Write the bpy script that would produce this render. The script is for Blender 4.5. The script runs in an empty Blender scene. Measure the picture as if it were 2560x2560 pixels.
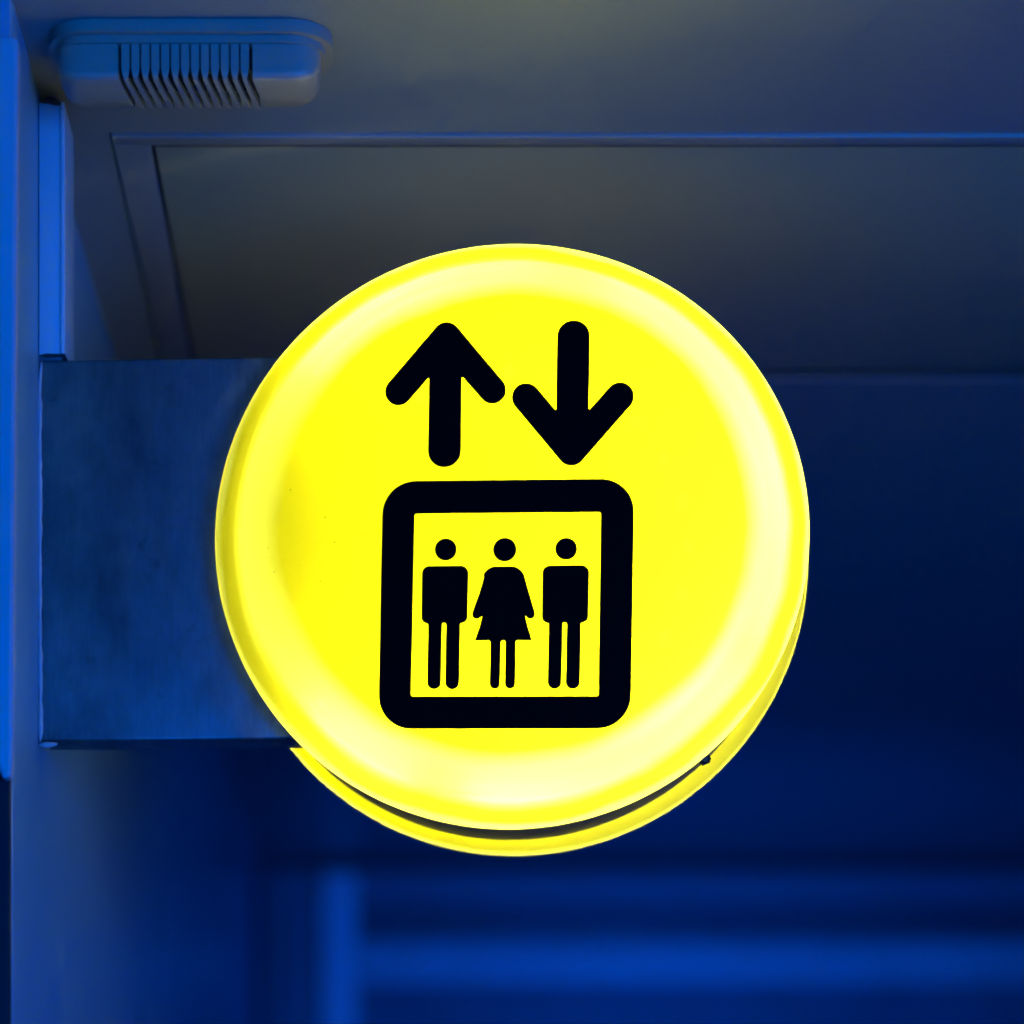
import bpy, bmesh, math, random
from mathutils import Vector, Matrix, noise
from mathutils.geometry import tessellate_polygon

sc = bpy.context.scene
col = sc.collection
random.seed(7)
R = math.radians

# ------------------------------------------------------------------ camera
# level camera 1.6 m above the floor looking along +Y, lens shifted up to a sign above eye height
CAMZ = 1.6
cd = bpy.data.cameras.new('camera'); cam = bpy.data.objects.new('camera', cd); col.objects.link(cam)
cam.location = (0, 0, CAMZ); cam.rotation_euler = (R(90), 0, 0)
cd.sensor_width = 36; cd.lens = 84.375
cd.shift_x = 0.166; cd.shift_y = 0.6328
cd.clip_start = 0.05; cd.clip_end = 100
cd.dof.use_dof = True; cd.dof.focus_distance = 1.97; cd.dof.aperture_fstop = 2.3
sc.camera = cam

# ------------------------------------------------------------------ world, lamps, exposure
w = bpy.data.worlds.new('World'); sc.world = w; w.use_nodes = True
bg = w.node_tree.nodes['Background']
bg.inputs[0].default_value = (0.0, 0.08, 1.0, 1); bg.inputs[1].default_value = 0.085

def area(name, loc, target, sx, sy, energy, colour):
    d = bpy.data.lights.new(name, 'AREA'); d.shape = 'RECTANGLE'; d.size = sx; d.size_y = sy
    d.energy = energy; d.color = colour
    o = bpy.data.objects.new(name, d); col.objects.link(o); o.location = loc
    o.rotation_euler = (Vector(target) - Vector(loc)).to_track_quat('-Z', 'Y').to_euler()
    return o
BLUE = (0.0, 0.15, 1.0)
area('blue_key_lamp', (1.35, -0.7, 1.55), (0.0, 2.0, 2.15), 1.0, 1.2, 115, BLUE)
area('blue_floor_lamp', (-1.0, -0.5, 0.75), (0.1, 2.0, 2.1), 1.8, 1.0, 26, BLUE)
FARBLUE = (0.0, 0.09, 1.0)
fl = area('blue_far_fill', (0.9, 3.6, 1.0), (0.9, 7.3, 2.05), 0.6, 0.6, 8, FARBLUE); fl.data.spread = R(60)  # added light with no visible source, brightens the far door frame

sc.view_settings.view_transform = 'Standard'; sc.view_settings.look = 'None'
sc.view_settings.gamma = 1; sc.view_settings.use_curve_mapping = False
sc.view_settings.exposure = 0
sc.cycles.use_denoising = True
sc.cycles.max_bounces = 10; sc.cycles.transmission_bounces = 8; sc.cycles.diffuse_bounces = 5
sc.cycles.sample_clamp_indirect = 4
sc.cycles.caustics_reflective = False; sc.cycles.caustics_refractive = False

# ------------------------------------------------------------------ helpers
def link(name, me, m, parent=None):
    o = bpy.data.objects.new(name, me); col.objects.link(o)
    if m: me.materials.append(m)
    o.parent = parent
    return o
def tag(o, label, cat, group=None):
    o['label'] = label; o['category'] = cat
    if group: o['group'] = group
    return o
def struct(o): o['kind'] = 'structure'; return o
def empty(name, loc, rz=0.0):
    o = bpy.data.objects.new(name, None); col.objects.link(o)
    o.location = loc; o.rotation_euler = (0, 0, rz); o.empty_display_size = .05
    return o
def smooth(o, ang=35):
    me = o.data
    for p in me.polygons: p.use_smooth = True
    try: me.set_sharp_from_angle(angle=R(ang))
    except Exception: pass
    return o
def bm_to(name, bm, m, parent=None, sm=True, ang=35):
    bmesh.ops.recalc_face_normals(bm, faces=bm.faces)
    me = bpy.data.meshes.new(name); bm.to_mesh(me); bm.free()
    o = link(name, me, m, parent)
    if sm: smooth(o, ang)
    return o
def box(name, a, b, m, parent=None, bev=0.0, seg=3):
    bm = bmesh.new()
    bmesh.ops.create_cube(bm, size=1)
    a, b = Vector(a), Vector(b); c = (a + b) / 2; s = b - a
    for v in bm.verts: v.co = Vector((v.co.x * s.x, v.co.y * s.y, v.co.z * s.z)) + c
    if bev: bmesh.ops.bevel(bm, geom=bm.edges[:], offset=bev, segments=seg, affect='EDGES', profile=.5)
    return bm_to(name, bm, m, parent)
def lathe(name, prof, m, parent=None, n=192, close_end=False):
    """profile of (radius, depth) spun about the local -Y axis (depth grows towards the viewer's side)"""
    vs, fs = [], []
    for r, d in prof:
        if r <= 1e-6: vs.append((0, -d, 0))
        else:
            vs += [(r * math.cos(2 * math.pi * k / n), -d, r * math.sin(2 * math.pi * k / n)) for k in range(n)]
    idx = 0; starts = []
    for r, d in prof:
        starts.append((idx, r <= 1e-6)); idx += 1 if r <= 1e-6 else n
    for i in range(len(prof) - 1):
        (a, pa), (b, pb) = starts[i], starts[i + 1]
        for k in range(n):
            k2 = (k + 1) % n
            if pa: fs.append((a, b + k, b + k2))
            elif pb: fs.append((a + k, a + k2, b))
            else: fs.append((a + k, a + k2, b + k2, b + k))
    me = bpy.data.meshes.new(name); me.from_pydata(vs, [], fs)
    bm = bmesh.new(); bm.from_mesh(me); bmesh.ops.recalc_face_normals(bm, faces=bm.faces); bm.to_mesh(me); bm.free()
    return smooth(link(name, me, m, parent), 40)

# ------------------------------------------------------------------ materials
def mat(name):
    m = bpy.data.materials.new(name); m.use_nodes = True
    nt = m.node_tree; nt.nodes.clear()
    out = nt.nodes.new('ShaderNodeOutputMaterial')
    return m, nt, out
def N(nt, t, **kw):
    n = nt.nodes.new(t)
    for k, v in kw.items():
        if hasattr(n, k): setattr(n, k, v)
        else: n.inputs[k.replace('_', ' ')].default_value = v
    return n
def coords(nt, scale=(1, 1, 1)):
    tc = N(nt, 'ShaderNodeTexCoord'); mp = N(nt, 'ShaderNodeMapping')
    mp.inputs['Scale'].default_value = scale
    nt.links.new(tc.outputs['Object'], mp.inputs['Vector'])
    return mp.outputs['Vector']
def noise_node(nt, vec, scale, detail=4, rough=.6):
    n = N(nt, 'ShaderNodeTexNoise'); n.inputs['Scale'].default_value = scale
    n.inputs['Detail'].default_value = detail; n.inputs['Roughness'].default_value = rough
    nt.links.new(vec, n.inputs['Vector']); return n.outputs['Fac']
def ramp(nt, fac, stops):
    n = N(nt, 'ShaderNodeValToRGB'); cr = n.color_ramp
    while len(cr.elements) < len(stops): cr.elements.new(.5)
    for e, (p, c) in zip(cr.elements, stops): e.position = p; e.color = (*c, 1) if len(c) == 3 else c
    nt.links.new(fac, n.inputs['Fac']); return n.outputs['Color']
def paint(name, base, rough=.45, var=.12, scale=6, stretch=(1, 1, 1), bump=.02, metallic=0.0, spec=.5, grain=90, rvar=.1, dirt=None):
    m, nt, out = mat(name)
    b = N(nt, 'ShaderNodeBsdfPrincipled')
    v = coords(nt, stretch)
    f = noise_node(nt, v, scale)
    lo = tuple(max(0, c * (1 - var)) for c in base); hi = tuple(min(1, c * (1 + var)) for c in base)
    c = ramp(nt, f, [(.3, lo), (.7, hi)])
    if dirt:
        d = noise_node(nt, v, dirt[0], 6, .7)
        dm = ramp(nt, d, [(dirt[1], (0, 0, 0)), (dirt[1] + .08, (1, 1, 1))])
        mx = N(nt, 'ShaderNodeMix'); mx.data_type = 'RGBA'
        nt.links.new(dm, mx.inputs[0]); nt.links.new(c, mx.inputs[6]); mx.inputs[7].default_value = (*dirt[2], 1)
        c = mx.outputs[2]
    nt.links.new(c, b.inputs['Base Color'])
    r = ramp(nt, f, [(.3, (rough - rvar,) * 3), (.7, (rough + rvar,) * 3)])
    nt.links.new(r, b.inputs['Roughness'])
    b.inputs['Metallic'].default_value = metallic
    b.inputs['Specular IOR Level'].default_value = spec
    if bump:
        g = noise_node(nt, v, grain, 5, .65)
        bp = N(nt, 'ShaderNodeBump'); bp.inputs['Strength'].default_value = 1; bp.inputs['Distance'].default_value = bump * .01
        nt.links.new(g, bp.inputs['Height']); nt.links.new(bp.outputs[0], b.inputs['Normal'])
    nt.links.new(b.outputs[0], out.inputs[0])
    return m

M = {}
M['ceiling'] = paint('ceiling_paint', (0.195, 0.215, 0.19), .42, .06, 3, bump=.03)
M['hatch'] = paint('hatch_paint', (0.22, 0.215, 0.17), .38, .06, 3, bump=.02)
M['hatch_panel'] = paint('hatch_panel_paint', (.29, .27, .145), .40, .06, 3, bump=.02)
M['wall'] = paint('wall_enamel', (0.14, 0.32, 0.40), .30, .05, 3, bump=.02, rvar=.04)
M['jamb'] = paint('dark_jamb', (.012, .013, .015), .6, .1, spec=.2)
M['panel'] = paint('panel_enamel', (0.42, 0.42, 0.44), .35, .06, 4, bump=.02, dirt=(14, .70, (.45, .45, .47)))
M['trunk'] = paint('trunking_plastic', (0.38, 0.5, 0.525), .42, .06, 9, (1, 1, .3), .03, dirt=(30, .70, (.35, .35, .36)))
M['dirt'] = paint('grime', (.015, .014, .012), .8, .4, 40)
M['sealant'] = paint('sealant', (0.42, 0.425, 0.43), .4, .1, 40, bump=.25, grain=120)
M['plastic'] = paint('grey_plastic', (.25, .23, .17), .36, .05, 12, bump=.015)
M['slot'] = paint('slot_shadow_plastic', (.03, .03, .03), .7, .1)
M['rim'] = paint('dark_rim_metal', (.05, .05, .052), .55, .3, 30, bump=.03, metallic=.2, spec=.25)
M['clip'] = paint('black_clip', (.006, .006, .007), .7, .2, spec=.1)
M['black'] = paint('black_vinyl', (.0015, .0015, .002), .55, .1, 20, bump=0, spec=.02)
M['inner'] = paint('white_liner', (.82, .82, .80), .6, .03)
M['far'] = paint('far_paint', (.60, .60, .62), .5, .1)
M['far_rail'] = paint('far_rail_paint', (.42, .42, .44), .5, .1)
M['far_dark'] = paint('far_dark_paint', (.09, .09, .11), .5, .1)
M['far_mid'] = paint('far_mid_paint', (.16, .16, .19), .5, .1)

# brushed steel with drip stains
def steel():
    m, nt, out = mat('brushed_steel')
    b = N(nt, 'ShaderNodeBsdfPrincipled'); b.inputs['Metallic'].default_value = 1
    v = coords(nt); vs = coords(nt, (1, 1, .06))
    blot = noise_node(nt, coords(nt, (1, 1, .55)), 10, 7, .68)
    spots = noise_node(nt, v, 38, 3, .5)
    strk = noise_node(nt, vs, 420, 3, .5)
    c1 = ramp(nt, blot, [(.34, (.06, .095, .10)), (.66, (.22, .36, .37))])
    c2 = ramp(nt, spots, [(.24, (.45, .45, .45)), (.36, (1, 1, 1))])
    c3 = ramp(nt, strk, [(.3, (.86, .86, .86)), (.7, (1, 1, 1))])
    a = N(nt, 'ShaderNodeMix'); a.data_type = 'RGBA'; a.blend_type = 'MULTIPLY'; a.inputs[0].default_value = 1
    nt.links.new(c1, a.inputs[6]); nt.links.new(c2, a.inputs[7])
    a2 = N(nt, 'ShaderNodeMix'); a2.data_type = 'RGBA'; a2.blend_type = 'MULTIPLY'; a2.inputs[0].default_value = 1
    nt.links.new(a.outputs[2], a2.inputs[6]); nt.links.new(c3, a2.inputs[7])
    nt.links.new(a2.outputs[2], b.inputs['Base Color'])
    r = ramp(nt, blot, [(.3, (.58,) * 3), (.7, (.36,) * 3)])
    nt.links.new(r, b.inputs['Roughness'])
    bp = N(nt, 'ShaderNodeBump'); bp.inputs['Strength'].default_value = .6; bp.inputs['Distance'].default_value = .0002
    nt.links.new(strk, bp.inputs['Height']); nt.links.new(bp.outputs[0], b.inputs['Normal'])
    nt.links.new(b.outputs[0], out.inputs[0])
    return m
M['steel'] = steel()

# translucent yellow acrylic: pigment is yellow, with LED glow painted in: paler shoulder and rim, dimmer lip
def acrylic(name, stops, rough, wobble):
    m, nt, out = mat(name)
    tc = N(nt, 'ShaderNodeTexCoord'); sx = N(nt, 'ShaderNodeSeparateXYZ'); nt.links.new(tc.outputs['Object'], sx.inputs[0])
    cx = N(nt, 'ShaderNodeCombineXYZ'); nt.links.new(sx.outputs[0], cx.inputs[0]); nt.links.new(sx.outputs[2], cx.inputs[1])
    ln = N(nt, 'ShaderNodeVectorMath'); ln.operation = 'LENGTH'; nt.links.new(cx.outputs[0], ln.inputs[0])
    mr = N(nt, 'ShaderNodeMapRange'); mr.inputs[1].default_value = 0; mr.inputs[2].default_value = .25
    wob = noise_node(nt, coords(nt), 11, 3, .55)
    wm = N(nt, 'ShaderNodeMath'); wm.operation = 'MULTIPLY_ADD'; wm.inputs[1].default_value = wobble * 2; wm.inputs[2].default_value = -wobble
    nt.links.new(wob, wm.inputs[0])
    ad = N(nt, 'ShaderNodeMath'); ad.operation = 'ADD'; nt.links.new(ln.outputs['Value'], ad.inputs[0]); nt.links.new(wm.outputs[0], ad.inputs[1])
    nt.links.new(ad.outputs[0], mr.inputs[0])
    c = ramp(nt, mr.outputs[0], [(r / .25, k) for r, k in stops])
    dust = noise_node(nt, coords(nt), 260, 2, .5)
    dm = ramp(nt, dust, [(.74, (1, 1, 1)), (.80, (.35, .33, .2))])
    mu = N(nt, 'ShaderNodeMix'); mu.data_type = 'RGBA'; mu.blend_type = 'MULTIPLY'; mu.inputs[0].default_value = 1
    nt.links.new(c, mu.inputs[6]); nt.links.new(dm, mu.inputs[7]); c = mu.outputs[2]
    tr = N(nt, 'ShaderNodeBsdfTranslucent'); nt.links.new(c, tr.inputs['Color'])
    df = N(nt, 'ShaderNodeBsdfDiffuse'); nt.links.new(c, df.inputs['Color'])
    tp = N(nt, 'ShaderNodeBsdfTransparent'); nt.links.new(c, tp.inputs['Color'])
    m1 = N(nt, 'ShaderNodeMixShader'); m1.inputs[0].default_value = .15
    nt.links.new(tr.outputs[0], m1.inputs[1]); nt.links.new(df.outputs[0], m1.inputs[2])
    m2 = N(nt, 'ShaderNodeMixShader'); m2.inputs[0].default_value = .015
    nt.links.new(m1.outputs[0], m2.inputs[1]); nt.links.new(tp.outputs[0], m2.inputs[2])
    gl = N(nt, 'ShaderNodeBsdfGlossy'); gl.inputs['Roughness'].default_value = rough
    fr = N(nt, 'ShaderNodeFresnel'); fr.inputs['IOR'].default_value = 1.48
    m3 = N(nt, 'ShaderNodeMixShader'); fs = N(nt, 'ShaderNodeMath'); fs.operation = 'MULTIPLY'; fs.inputs[1].default_value = .6; nt.links.new(fr.outputs[0], fs.inputs[0])
    nt.links.new(fs.outputs[0], m3.inputs[0])
    nt.links.new(m2.outputs[0], m3.inputs[1]); nt.links.new(gl.outputs[0], m3.inputs[2])
    nt.links.new(m3.outputs[0], out.inputs[0])
    return m
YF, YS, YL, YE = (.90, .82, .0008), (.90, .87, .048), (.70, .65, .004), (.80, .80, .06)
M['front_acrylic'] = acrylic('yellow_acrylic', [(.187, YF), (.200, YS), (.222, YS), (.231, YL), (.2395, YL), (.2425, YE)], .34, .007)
M['rear_acrylic'] = acrylic('yellow_acrylic_rear', [(.18, (.90, .82, .003)), (.2475, (.64, .58, .002)), (.2495, YE)], .34, 0)
def emit(name, c, s):
    m, nt, out = mat(name)
    e = N(nt, 'ShaderNodeEmission'); e.inputs[0].default_value = (*c, 1); e.inputs[1].default_value = s
    nt.links.new(e.outputs[0], out.inputs[0]); return m
M['led'] = emit('led_emitter', (1, .97, .92), 430)

# ------------------------------------------------------------------ setting
CEIL = CAMZ + 0.905          # 2.505
WX = -0.257                  # side wall plane
YEND = 7.24                  # end of corridor
HX0, HX1, HY0, HY1 = -.205, 0.86, 2.114, 2.785    # hatch outline

# ceiling sheet with a rectangular hole for the hatch
def ceiling():
    xs = [-2.2, HX0, HX1, 3.4]; ys = [0.6, HY0, HY1, YEND + .2]
    bm = bmesh.new()
    vv = [[bm.verts.new((x, y, CEIL)) for x in xs] for y in ys]
    for j in range(3):
        for i in range(3):
            if i == 1 and j == 1: continue
            bm.faces.new((vv[j][i], vv[j + 1][i], vv[j + 1][i + 1], vv[j][i + 1]))
    r = bmesh.ops.extrude_face_region(bm, geom=bm.faces[:])
    bmesh.ops.translate(bm, vec=(0, 0, .03), verts=[g for g in r['geom'] if isinstance(g, bmesh.types.BMVert)])
    return struct(bm_to('ceiling', bm, M['ceiling'], sm=False))
ceiling()

# side wall with a rounded near edge
def side_wall():
    bm = bmesh.new()
    y0, rr = 1.872, .004
    pts = [(WX, YEND)]
    for k in range(9):
        a = k / 8 * math.pi / 2
        pts.append((WX - rr + rr * math.cos(a), y0 + rr - rr * math.sin(a)))
    pts += [(WX - rr, y0 + .05), (WX - .03, y0 + .05), (WX - .03, YEND)]
    lo = [bm.verts.new((x, y, 0.9)) for x, y in pts]; hi = [bm.verts.new((x, y, CEIL - .0005)) for x, y in pts]
    n = len(pts)
    for i in range(n): bm.faces.new((lo[i], lo[(i + 1) % n], hi[(i + 1) % n], hi[i]))
    bm.faces.new(lo); bm.faces.new(hi[::-1])
    return struct(bm_to('side_wall', bm, M['wall'], ang=30))
side_wall()
struct(box('jamb', (-1.6, 1.862, .9), (WX - .0005, 1.8715, CEIL - .0505), M['jamb'], bev=.002))
struct(box('lintel', (-1.6, 1.862, CEIL - .0503), (WX - .0005, 1.8715, CEIL - .001), M['wall'], bev=.001))
struct(box('end_wall', (-2.0, YEND + .12, .4), (3.2, YEND + .2, CEIL - .001), M['far_dark']))

# ------------------------------------------------------------------ ceiling access hatch
hatch = empty('ceiling_hatch', ((HX0 + HX1) / 2, (HY0 + HY1) / 2, CEIL))
tag(hatch, 'large flush access hatch with grey frame set in the ceiling above the round sign', 'hatch')
hc = hatch.location
def hb(name, a, b, m, bev=.0012):
    return box(name, Vector(a) - hc, Vector(b) - hc, m, hatch, bev)
fz0, fz1 = CEIL - .0030, CEIL + .02
g = .0016
hb('frame_strip', (HX0 + g, HY0 + .0028, fz0), (HX1 - g, HY0 + .021, fz1), M['hatch'])
hb('frame_strip', (HX0 + g, HY1 - .03, CEIL - .001), (HX1 - g, HY1 - .010, fz1), M['hatch'])
hb('frame_strip', (HX0 + g, HY0 + .0213, fz0), (HX0 + .035, HY1 - .0303, fz1), M['hatch'])
hb('frame_strip', (HX1 - .035, HY0 + .0213, fz0), (HX1 - g, HY1 - .0303, fz1), M['hatch'])
gy0, gy1, gx0, gx1 = HY0 + .0212, HY1 - .0302, HX0 + .0352, HX1 - .0352
for a_, b_ in (((gx0, gy0), (gx1, gy0 + .0030)), ((gx0, gy1 - .0030), (gx1, gy1)), ((gx0, gy0 + .0031), (gx0 + .0025, gy1 - .0031)), ((gx1 - .0025, gy0 + .0031), (gx1, gy1 - .0031))):
    hb('gap_shade', (*a_, CEIL - .0022), (*b_, CEIL + .01), M['clip'], 0)  # black strips fill the groove and stand in for its shade
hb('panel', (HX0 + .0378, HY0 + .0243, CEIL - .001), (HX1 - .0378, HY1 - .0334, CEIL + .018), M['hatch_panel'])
hb('backing', (HX0 + .001, HY0 + .001, CEIL + .0205), (HX1 - .001, HY1 - .001, CEIL + .0225), M['slot'], 0)

# ------------------------------------------------------------------ vented ceiling unit (upper left)
unit = empty('vented_ceiling_unit', (-.121, 1.94, CEIL))
tag(unit, 'long rounded plastic unit with a row of vent slots fixed to the ceiling', 'vent unit')
uc = unit.location
def rounded_plate(name, x0, x1, y0, y1, z0, z1, rad, m, parent, bev):
    bm = bmesh.new(); pts = []
    for cx, cy, a0 in ((x1 - rad, y0 + rad, -90), (x1 - rad, y1 - rad, 0), (x0 + rad, y1 - rad, 90), (x0 + rad, y0 + rad, 180)):
        for k in range(11): a = R(a0 + 9 * k); pts.append((cx + rad * math.cos(a), cy + rad * math.sin(a)))
    f = bm.faces.new([bm.verts.new((x - uc.x, y - uc.y, z0 - uc.z)) for x, y in pts])
    r = bmesh.ops.extrude_face_region(bm, geom=[f])
    bmesh.ops.translate(bm, vec=(0, 0, z1 - z0), verts=[q for q in r['geom'] if isinstance(q, bmesh.types.BMVert)])
    bmesh.ops.remove_doubles(bm, verts=bm.verts, dist=1e-6)
    bmesh.ops.bevel(bm, geom=[e for e in bm.edges if abs(e.verts[0].co.z - e.verts[1].co.z) < 1e-6 and min(e.verts[0].co.z, e.verts[1].co.z) < z0 - uc.z + 1e-4], offset=bev, segments=4, affect='EDGES')
    return bm_to(name, bm, m, parent, ang=40)
rounded_plate('base_plate', -.236, -.0075, 1.902, 1.986, CEIL - .0165, CEIL - .0005, .034, M['plastic'], unit, .006)
# housing cross section (y, z): down the front, round the lower edge, back along the underside
HF, HBk, HT, HBt = 1.911, 1.974, CEIL - .0165, CEIL - .043
prof = [(HF, HT)] + [(HF + .001, HBt + .008)]
for k in range(1, 8):
    a = k / 8 * math.pi / 2
    prof.append((HF + .007 - .006 * math.cos(a), HBt + .007 - .007 * math.sin(a)))
prof += [(HF + .02, HBt), (HF + .035, HBt - .0002), (HBk - .008, HBt + .0005), (HBk - .002, HBt + .004), (HBk, HBt + .012), (HBk, HT)]
pc = ((HF + HBk) / 2, HT)
def slant(i):                                   # slots lean to the right across the underside
    y = prof[i][0]
    return max(0, (y - HF - .006)) * .16
def body_section(name, stations, m, shrink):
    bm = bmesh.new(); rows = []
    for x, s, sl in stations:
        rows.append([bm.verts.new((x + slant(i) * sl - uc.x, pc[0] + (y - pc[0]) * s[0] - uc.y, HT + (z - HT) * s[1] - uc.z)) for i, (y, z) in enumerate(prof)])
    for a, b in zip(rows, rows[1:]):
        for i in range(len(prof) - 1): bm.faces.new((a[i], a[i + 1], b[i + 1], b[i]))
    bm.faces.new(rows[0]); bm.faces.new(rows[-1][::-1])
    return bm_to(name, bm, m, unit, ang=50)
SX0, SX1, NS = -.1765, -.0735, 14
pitch = (SX1 - SX0) / (NS - 1)
sw = .0022
ends = lambda x0, x1: [(x0 + (x1 - x0) * math.sin(t * math.pi / 2), (max(.05, math.cos(t * math.pi / 2)) ** .45 * .99 + .0, max(.03, math.cos(t * math.pi / 2)) ** .5), 0) for t in [k / 10 for k in range(0, 11)]]
body_section('housing', [(SX0 - sw, (1, 1), 1), (-.19, (1, 1), .4), (-.205, (1, 1), 0)] + [(x, s, 0) for x, s, _ in ends(-.207, -.229)][1:], M['plastic'], 0)
body_section('housing', [(SX1 + sw, (1, 1), 1), (-.060, (1, 1), .4), (-.043, (1, 1), 0)] + [(x, s, 0) for x, s, _ in ends(-.041, -.017)][1:], M['plastic'], 0)
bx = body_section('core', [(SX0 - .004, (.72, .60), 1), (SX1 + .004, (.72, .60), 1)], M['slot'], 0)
# one rib, copied between the slots
def make_rib():
    bm = bmesh.new(); rows = []
    hw_f, hw_u = pitch / 2 - .0007, pitch / 2 - sw
    np_ = len(prof)
    for i, (y, z) in enumerate(prof):
        hw = hw_f if i < 2 else (hw_f + (hw_u - hw_f) * min(1, (i - 1) / 5))
        inn = (pc[0] + (y - pc[0]) * .80, HT + (z - HT) * .80)
        yo = y + (.004 if i >= np_ - 3 else 0)
        rows.append([bm.verts.new((sx * hw + slant(i), yy - uc.y, zz - uc.z)) for sx, yy, zz in ((-1, inn[0], inn[1]), (-1, yo, z), (1, yo, z), (1, inn[0], inn[1]))])
    for a, b in zip(rows, rows[1:]):
        for k in range(4): bm.faces.new((a[k], a[(k + 1) % 4], b[(k + 1) % 4], b[k]))
    bm.faces.new(rows[0]); bm.faces.new(rows[-1][::-1])
    return bm_to('rib', bm, M['plastic'], unit, ang=40)
rib = make_rib()
for k in range(NS - 1):
    o = rib if k == 0 else rib.copy()
    if k: col.objects.link(o); o.parent = unit
    o.location = (SX0 + (k + .5) * pitch - uc.x, 0, 0)

# ------------------------------------------------------------------ bright wall panel at far left
def wall_panel():
    bm = bmesh.new()
    x0, x1, z1, z0 = -.62, -.2485, CAMZ + .860, CAMZ + .290
    pts = [(x0, z1)]
    for k in range(7):
        a = R(90 - 15 * k); pts.append((x1 - .004 + .004 * math.cos(a), z1 - .004 + .004 * math.sin(a)))
    pts += [(x1 - .0045, z0 + .012), (x1 - .006, z0 + .004), (x1 - .011, z0 + .003), (x1 - .019, z0 + .020), (x1 - .045, z0 + .036), (x0, z0 + .05)]
    f = bm.faces.new([bm.verts.new((x, 0, z)) for x, z in pts])
    r = bmesh.ops.extrude_face_region(bm, geom=[f])
    bmesh.ops.translate(bm, vec=(0, .016, 0), verts=[q for q in r['geom'] if isinstance(q, bmesh.types.BMVert)])
    bmesh.ops.recalc_face_normals(bm, faces=bm.faces)
    bmesh.ops.bevel(bm, geom=[e for e in bm.edges if e.verts[0].co.y < .001 and e.verts[1].co.y < .001], offset=.002, segments=3, affect='EDGES')
    o = bm_to('wall_panel', bm, M['panel']); o.location = (0, 1.838, 0)
    tag(o, 'tall bright blue-lit panel with rounded lower corner at the left edge', 'panel')
wall_panel()

# ------------------------------------------------------------------ cable trunking above the bracket
tr = empty('cable_trunking', (WX, 2.062, 2.278))
tag(tr, 'upright white cable trunking with grimy ends between sign bracket and ceiling', 'trunking')
TZ0, TZ1 = CAMZ + .6800, CAMZ + .8955
def tb(name, a, b, m, bev=.001):
    return box(name, Vector(a) - tr.location, Vector(b) - tr.location, m, tr, bev)
tb('trunking_base', (WX + .0006, 2.030, TZ0), (WX + .0185, 2.098, TZ1), M['trunk'])
tb('trunking_lid', (WX + .0187, 2.0285, TZ0 + .002), (WX + .0225, 2.0995, TZ1 - .001), M['trunk'])
def smear(name, parent, pts, th, m, rad):
    """thin irregular lump of grime or sealant along a polyline (local to parent)"""
    bm = bmesh.new(); rows = []
    L = []
    for (a, b) in zip(pts, pts[1:]):
        a, b = Vector(a), Vector(b); n = max(2, int((b - a).length / .003))
        L += [a.lerp(b, i / n) for i in range(n)]
    L.append(Vector(pts[-1]))
    for i, p in enumerate(L):
        t = (L[min(i + 1, len(L) - 1)] - L[max(i - 1, 0)]).normalized()
        e1 = t.orthogonal().normalized(); e2 = t.cross(e1)
        e = min(1, min(i, len(L) - 1 - i) / 2 + .25)
        rr = rad * e * (1 + th * noise.noise(p * 90 + Vector((3, 7, 1))) * 1.6)
        rows.append([bm.verts.new(p + (e1 * math.cos(k * math.pi / 4) + e2 * math.sin(k * math.pi / 4)) * rr) for k in range(8)])
    for a, b in zip(rows, rows[1:]):
        for k in range(8): bm.faces.new((a[k], a[(k + 1) % 8], b[(k + 1) % 8], b[k]))
    bm.faces.new(rows[0]); bm.faces.new(rows[-1][::-1])
    return bm_to(name, bm, m, parent, ang=60)
tl = tr.location
smear('grime', tr, [Vector((WX + .001, 2.0295, TZ1 - .0005)) - tl, Vector((WX + .010, 2.0290, TZ1 + .0005)) - tl, Vector((WX + .022, 2.0300, TZ1 - .004)) - tl], .8, M['dirt'], .0026)
smear('grime', tr, [Vector((WX + .001, 2.0295, TZ0 + .0002)) - tl, Vector((WX + .0225, 2.0290, TZ0 + .0002)) - tl, Vector((WX + .0235, 2.095, TZ0 + .001)) - tl], .7, M['dirt'], .0012)

# ------------------------------------------------------------------ the sign
YAW = R(-3.0)
SC = Vector((.1393, 1.988, CAMZ + .5156))            # centre of the front cover's rim
sign = empty('elevator_sign', SC, YAW)
tag(sign, 'glowing round yellow elevator sign with black pictograms on a steel wall bracket', 'sign')
RF = .2452
# moulded profile: flat outer lip, shallow step, rounded shoulder, flat face
sh = [(RF - .003, -.004), (RF - .0006, -.0034), (RF, -.002), (RF, .004), (RF - .0008, .0062), (RF - .003, .0078), (.236, .0105), (.230, .0135), (.2255, .0172)]
for k in range(1, 20):
    a = k / 19 * math.pi / 2
    sh.append((.184 + (.2235 - .184) * math.cos(a) ** .85, .019 + .0255 * math.sin(a) ** .95))
FD = .0447
sh += [(.178, FD), (.12, FD), (.06, FD), (0, FD)]
OV = .985                                            # the moulding is very slightly oval
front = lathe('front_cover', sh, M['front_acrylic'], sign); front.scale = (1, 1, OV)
# dark rim band with white inside and a dividing disc
BW = .088
RB = .2392
lathe('rim_band', [(RB, -.0045), (RB, -BW + .001), (RB - .003, -BW + .001), (RB - .003, -.0045), (RB, -.0045)], M['rim'], sign).location = (.003, 0, 0)
lathe('liner', [(RB - .0035, -.006), (RB - .0035, -.046), (0, -.046)], M['inner'], sign, n=96)
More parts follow.
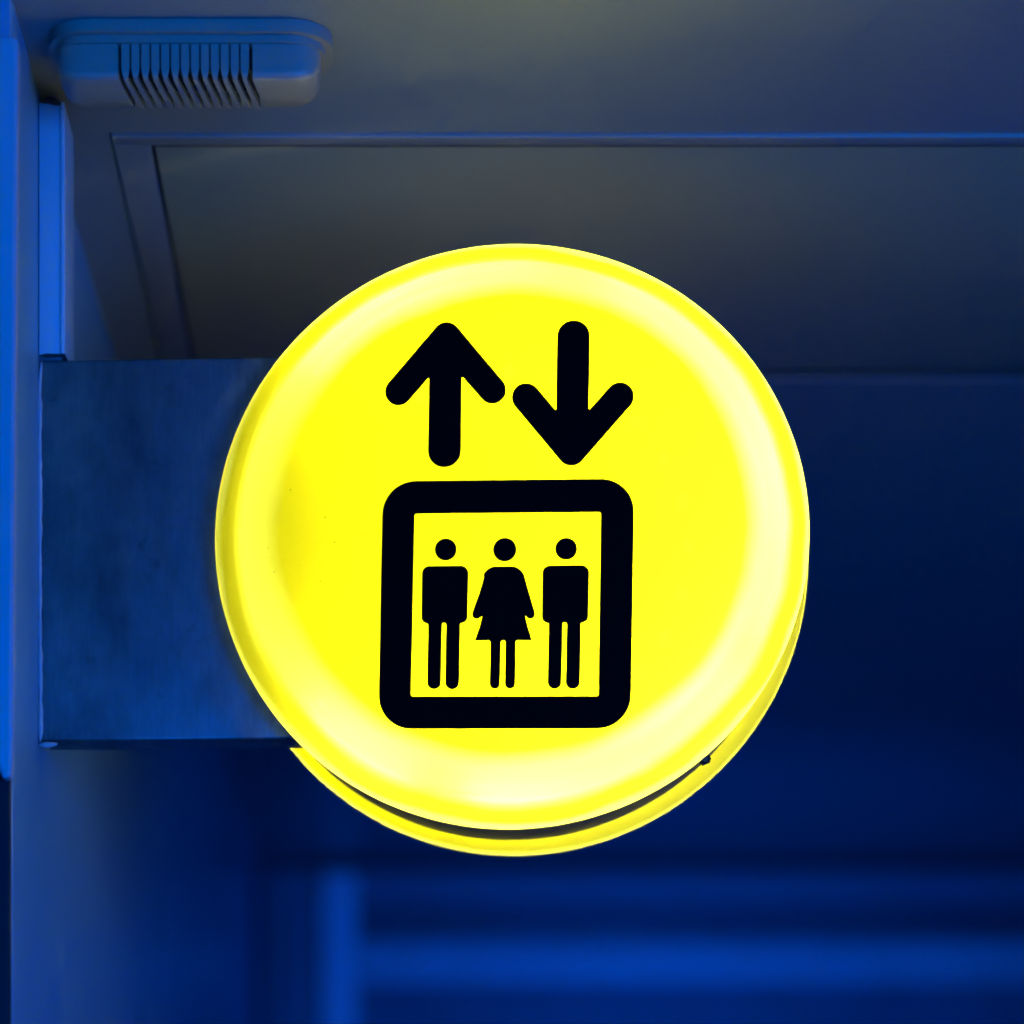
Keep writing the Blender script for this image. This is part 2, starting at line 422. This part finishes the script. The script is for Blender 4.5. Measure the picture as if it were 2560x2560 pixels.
# rear cover: flange ring plus moulded dome facing away
RR = .2505
rp = [(RB - .016, -BW), (RR - .001, -BW), (RR, -BW - .001), (RR, -BW - .006)]
for k in range(1, 17):
    a = k / 16 * math.pi / 2
    rp.append((.190 + (RR - .190) * math.cos(a), -BW - .007 - .055 * math.sin(a)))
rp += [(.1, -BW - .062), (0, -BW - .062)]
rear = lathe('rear_cover', rp, M['rear_acrylic'], sign)
rear.location = (.0065, 0, -.0007)
# LED strips: the ring stays open on the left where the cable enters
def leds(name, depth, rad, arcs, pitch_deg, size, vary=lambda a: 1):
    bm = bmesh.new()
    for a0, a1 in arcs:
        n = max(1, round((a1 - a0) / pitch_deg))
        for k in range(n + 1):
            a = R(a0 + (a1 - a0) * k / n)
            bmesh.ops.create_icosphere(bm, subdivisions=1, radius=size * vary(math.degrees(a)), matrix=Matrix.Translation((rad * math.cos(a), -depth, rad * math.sin(a))))
    o = bm_to(name, bm, M['led'], sign, sm=False); o['kind'] = 'stuff'
    return o
leds('led_strip', .0170, .2085, [(-138, -114), (-98, -32), (-24, 68), (84, 140)], 2.4, .00138, lambda a: 1 + .16 * math.sin(R(a) * 3 + .8) + .08 * math.sin(R(a) * 7))
leds('fill_led', -.038, .150, [(0, 345)], 15, .0056)  # added ring of hidden fill lights, brightens the dim left of the face
leds('led_strip', -BW - .018, .214, [(-178, 178)], 4.5, .0018)

# pictograms: black vinyl on the flat face. Artwork units -> metres on the face
fc = SC + Matrix.Rotation(YAW, 3, 'Z') @ Vector((0, -FD, 0)) - Vector((0, 0, CAMZ))
ASC = 6000.0 / fc.y; ACX = 855 + fc.x * ASC; ACY = 2900 - fc.z * ASC
def art(x, y, oy):                                   # oy: artwork block origin
    px = 900 + x / 2.576; py = oy + y / 2.576
    return ((px - ACX) / ASC, (ACY - py) / ASC / OV)
def decal(name, outlines, th=.0007):
    bm = bmesh.new()
    if len(outlines) == 1:
        pts = outlines[0]; vv = [bm.verts.new((x, 0, z)) for x, z in pts]
        for t in tessellate_polygon([[Vector((x, z, 0)) for x, z in pts]]):
            try: bm.faces.new([vv[i] for i in t])
            except ValueError: pass
    else:                                            # ring: outer and inner with the same count
        o_, i_ = outlines; n = len(o_); f = []
        vo = [bm.verts.new((x, 0, z)) for x, z in o_]; vi = [bm.verts.new((x, 0, z)) for x, z in i_]
        for k in range(n): f.append(bm.faces.new((vo[k], vo[(k + 1) % n], vi[(k + 1) % n], vi[k])))
    r = bmesh.ops.extrude_face_region(bm, geom=bm.faces[:])
    bmesh.ops.translate(bm, vec=(0, -th, 0), verts=[q for q in r['geom'] if isinstance(q, bmesh.types.BMVert)])
    o = bm_to(name, bm, M['black'], front, sm=False); o.location = (0, -FD - .0002, 0)
    return o
def arc(c, r, v0, v1, via_sign, n=14):
    """arc about c from direction v0 to v1; via_sign gives the turning sense (image y down)"""
    a0 = math.atan2(v0[1], v0[0]); a1 = math.atan2(v1[1], v1[0])
    if via_sign > 0:
        while a1 < a0: a1 += 2 * math.pi
    else:
        while a1 > a0: a1 -= 2 * math.pi
    return [(c[0] + r * math.cos(a0 + (a1 - a0) * k / n), c[1] + r * math.sin(a0 + (a1 - a0) * k / n)) for k in range(n + 1)]
def unit_(v):
    l = math.hypot(*v); return (v[0] / l, v[1] / l)
def arrow(tip, rt, wl, wr, rw, se, rs, nl, nr, up):
    s = 1 if up else -1
    dl = unit_((wl[0] - tip[0], wl[1] - tip[1])); dr = unit_((wr[0] - tip[0], wr[1] - tip[1]))
    nl_out = (dl[1], -dl[0]) if (dl[1] * -s - dl[0] * 0) and ((-dl[0]) * -s > 0) else (-dl[1], dl[0])
    nr_out = (dr[1], -dr[0]) if ((-dr[0]) * -s > 0) else (-dr[1], dr[0])
    p = arc(tip, rt, nl_out, nr_out, s)
    p += arc(wr, rw, nr_out, (-nr_out[0], -nr_out[1]), s)
    p += [(nr[0] + 3, nr[1]), (nr[0] - 3, nr[1] + 3 * s)]
    p += arc(se, rs, (1, 0), (-1, 0), s)
    p += [(nl[0] + 3, nl[1] + 3 * s), (nl[0] - 3, nl[1])]
    p += arc(wl, rw, (-nl_out[0], -nl_out[1]), nl_out, s)
    return [art(x, y, 750) for x, y in p]
decal('arrow_symbol', [arrow((557, 226), 89, (248, 580), (853, 580), 87, (544, 965), 106, (443, 493), (659, 493), True)])
decal('arrow_symbol', [arrow((1360, 983), 90, (1068, 629), (1670, 634), 90, (1373, 245), 105, (1259, 715), (1473, 715), False)])
def rquad(c, rad):
    """rounded quad through 4 corners TL TR BR BL"""
    out = []
    for i in range(4):
        p0, p, p1 = c[i - 1], c[i], c[(i + 1) % 4]
        a = unit_((p0[0] - p[0], p0[1] - p[1])); b = unit_((p1[0] - p[0], p1[1] - p[1]))
        A = (p[0] + a[0] * rad, p[1] + a[1] * rad); B = (p[0] + b[0] * rad, p[1] + b[1] * rad)
        C = (A[0] + b[0] * rad, A[1] + b[1] * rad)
        for k in range(13):
            t = k / 12 * math.pi / 2
            out.append((C[0] - b[0] * rad * math.cos(t) - a[0] * rad * math.sin(t), C[1] - b[1] * rad * math.cos(t) - a[1] * rad * math.sin(t)))
    return out
decal('cabin_frame_symbol', [[art(x, y, 1150) for x, y in rquad([(147, 127), (1763, 133), (1738, 1737), (117, 1725)], 215)],
                             [art(x, y, 1150) for x, y in rquad([(351, 337), (1549, 344), (1533, 1527), (328, 1517)], 14)]])
def circ(c, r, n=40): return [(c[0] + r * math.cos(2 * math.pi * k / n), c[1] + r * math.sin(2 * math.pi * k / n)) for k in range(n)]
def man(dx, dy):
    p = arc((447, 727), 48, (-1, 0), (0, -1), 1, 8) + arc((649, 728), 49, (0, -1), (1, 0), 1, 8)
    p += [(692, 1008)] + arc((655, 1008), 37, (1, 0), (0.2, 1), 1, 6) + [(645, 1052)]
    p += arc((594, 1428), 45, (1, 0), (-1, 0), 1, 12)
    p += [(556, 1056), (552, 1046), (542, 1043), (532, 1046), (528, 1056)]
    p += arc((477, 1427), 44, (1, 0), (-1, 0), 1, 12)
    p += [(440, 1052)] + arc((434, 1008), 38, (-.2, 1), (-1, 0), 1, 6)
    return [art(x + dx, y + dy, 1150) for x, y in p]
def woman():
    p = arc((880, 782), 96, (-.80, -.42), (0, -1), 1, 8) + arc((968, 782), 96, (0, -1), (.80, -.42), 1, 8)
    p += [(1056, 745), (1088, 860)] + arc((1095, 993), 31, (.95, -.25), (-.45, .89), 1, 9)
    p += [(1062, 1003), (1080, 1080), (1106, 1163), (1012, 1161), (1003, 1168)]
    p += arc((966, 1440), 33, (1, 0), (-1, 0), 1, 10) + [(938, 1170), (932, 1161), (914, 1161), (907, 1170)]
    p += arc((868, 1440), 33, (1, 0), (-1, 0), 1, 10) + [(840, 1170), (830, 1160), (740, 1161), (770, 1075), (788, 1003)]
    p += arc((752, 991), 30, (.45, .89), (-.95, -.25), 1, 9) + [(768, 860), (800, 750)]
    return [art(x, y, 1150) for x, y in p]
decal('figure_body_symbol', [man(0, 0)]); decal('figure_head_symbol', [[art(x, y, 1150) for x, y in circ((552, 572), 70)]])
decal('figure_body_symbol', [woman()]); decal('figure_head_symbol', [[art(x, y, 1150) for x, y in circ((932, 578), 75)]])
decal('figure_body_symbol', [man(775, 6)]); decal('figure_head_symbol', [[art(x, y, 1150) for x, y in circ((1326, 578), 70)]])

# wall bracket (sign-local coordinates: x right, y back, z up)
Rz = Matrix.Rotation(YAW, 4, 'Z')
def loc(p): return Rz.inverted() @ (Vector(p) - SC)
bz0, bz1 = CAMZ + .3540 - SC.z, CAMZ + .6765 - SC.z
xl = loc((WX, 2.03, SC.z)).x + .0015
by = loc((WX, 2.03, SC.z)).y
br = box('bracket', (xl, by, bz0), (-.10, by + .046, bz1), M['steel'], sign, .0028, 4)
# silicone bead where bracket meets the wall
sb = smear('sealant_bead', sign, [(xl + .0015, by - .0002, bz1 - .001), (xl - .0002, by - .0005, bz1 - .02), (xl, by - .0008, bz0 + .10), (xl + .0006, by - .0002, bz0 + .01), (xl + .0005, by - .0004, bz0 - .0005)], .45, M['sealant'], .0020)
smear('sealant_bead', sign, [(xl - .001, by - .001, bz0 - .0030), (xl + .008, by - .001, bz0 - .0032), (xl + .015, by - .0005, bz0 - .0024)], .5, M['sealant'], .0030)
# small black spring clip on the rim
a = R(-47)
cb = bmesh.new()
bmesh.ops.create_cube(cb, size=1)
for v in cb.verts: v.co = Vector((v.co.x * .007, v.co.y * .010, v.co.z * .010))
bmesh.ops.bevel(cb, geom=cb.edges[:], offset=.0015, segments=2, affect='EDGES')
c1 = bm_to('clip', cb, M['clip'], sign); c1.location = ((RB + .003) * math.cos(a), .052, (RB + .003) * math.sin(a)); c1.rotation_euler = (0, -a + .3, 0)
cb = bmesh.new()
bmesh.ops.create_cone(cb, cap_ends=True, segments=12, radius1=.0022, radius2=.0022, depth=.004)
c2 = bm_to('clip_screw', cb, M['rim'], c1); c2.rotation_euler = (R(90), 0, 0); c2.location = (0, -.006, 0)

# ------------------------------------------------------------------ doorway at the far end of the corridor
door = empty('doorway_frame', (.4, YEND, 1.95))
tag(door, 'out-of-focus blue door frame with rails at the far end of the corridor', 'door frame')
K = YEND / 6000.0
def db(name, x0, x1, p0, p1, m, y0=0.0, y1=.1, bev=.006):
    a = Vector(((x0 - 855) * K, YEND + y0, CAMZ + (2900 - p1) * K)); b = Vector(((x1 - 855) * K, YEND + y1, CAMZ + (2900 - p0) * K))
    return box(name, a - door.location, b - door.location, m, door, bev)
db('post', 805, 893, 2185, 3300, M['far'], -.05, .09)
db('top_rail', 896, 3200, 2172, 2262, M['far_mid'], 0, .08)
db('middle_rail', 896, 3200, 2352, 2462, M['far_rail'], -.02, .08)
db('infill_panel', 896, 3200, 2265, 2349, M['far_dark'], .05, .08)
db('infill_panel', 896, 3200, 2465, 3300, M['far_mid'], .03, .08)
db('side_trim', 655, 690, 2180, 3300, M['far_mid'], 0, .08)
db('side_panel', 693, 802, 2172, 3300, M['far_mid'], .04, .09)
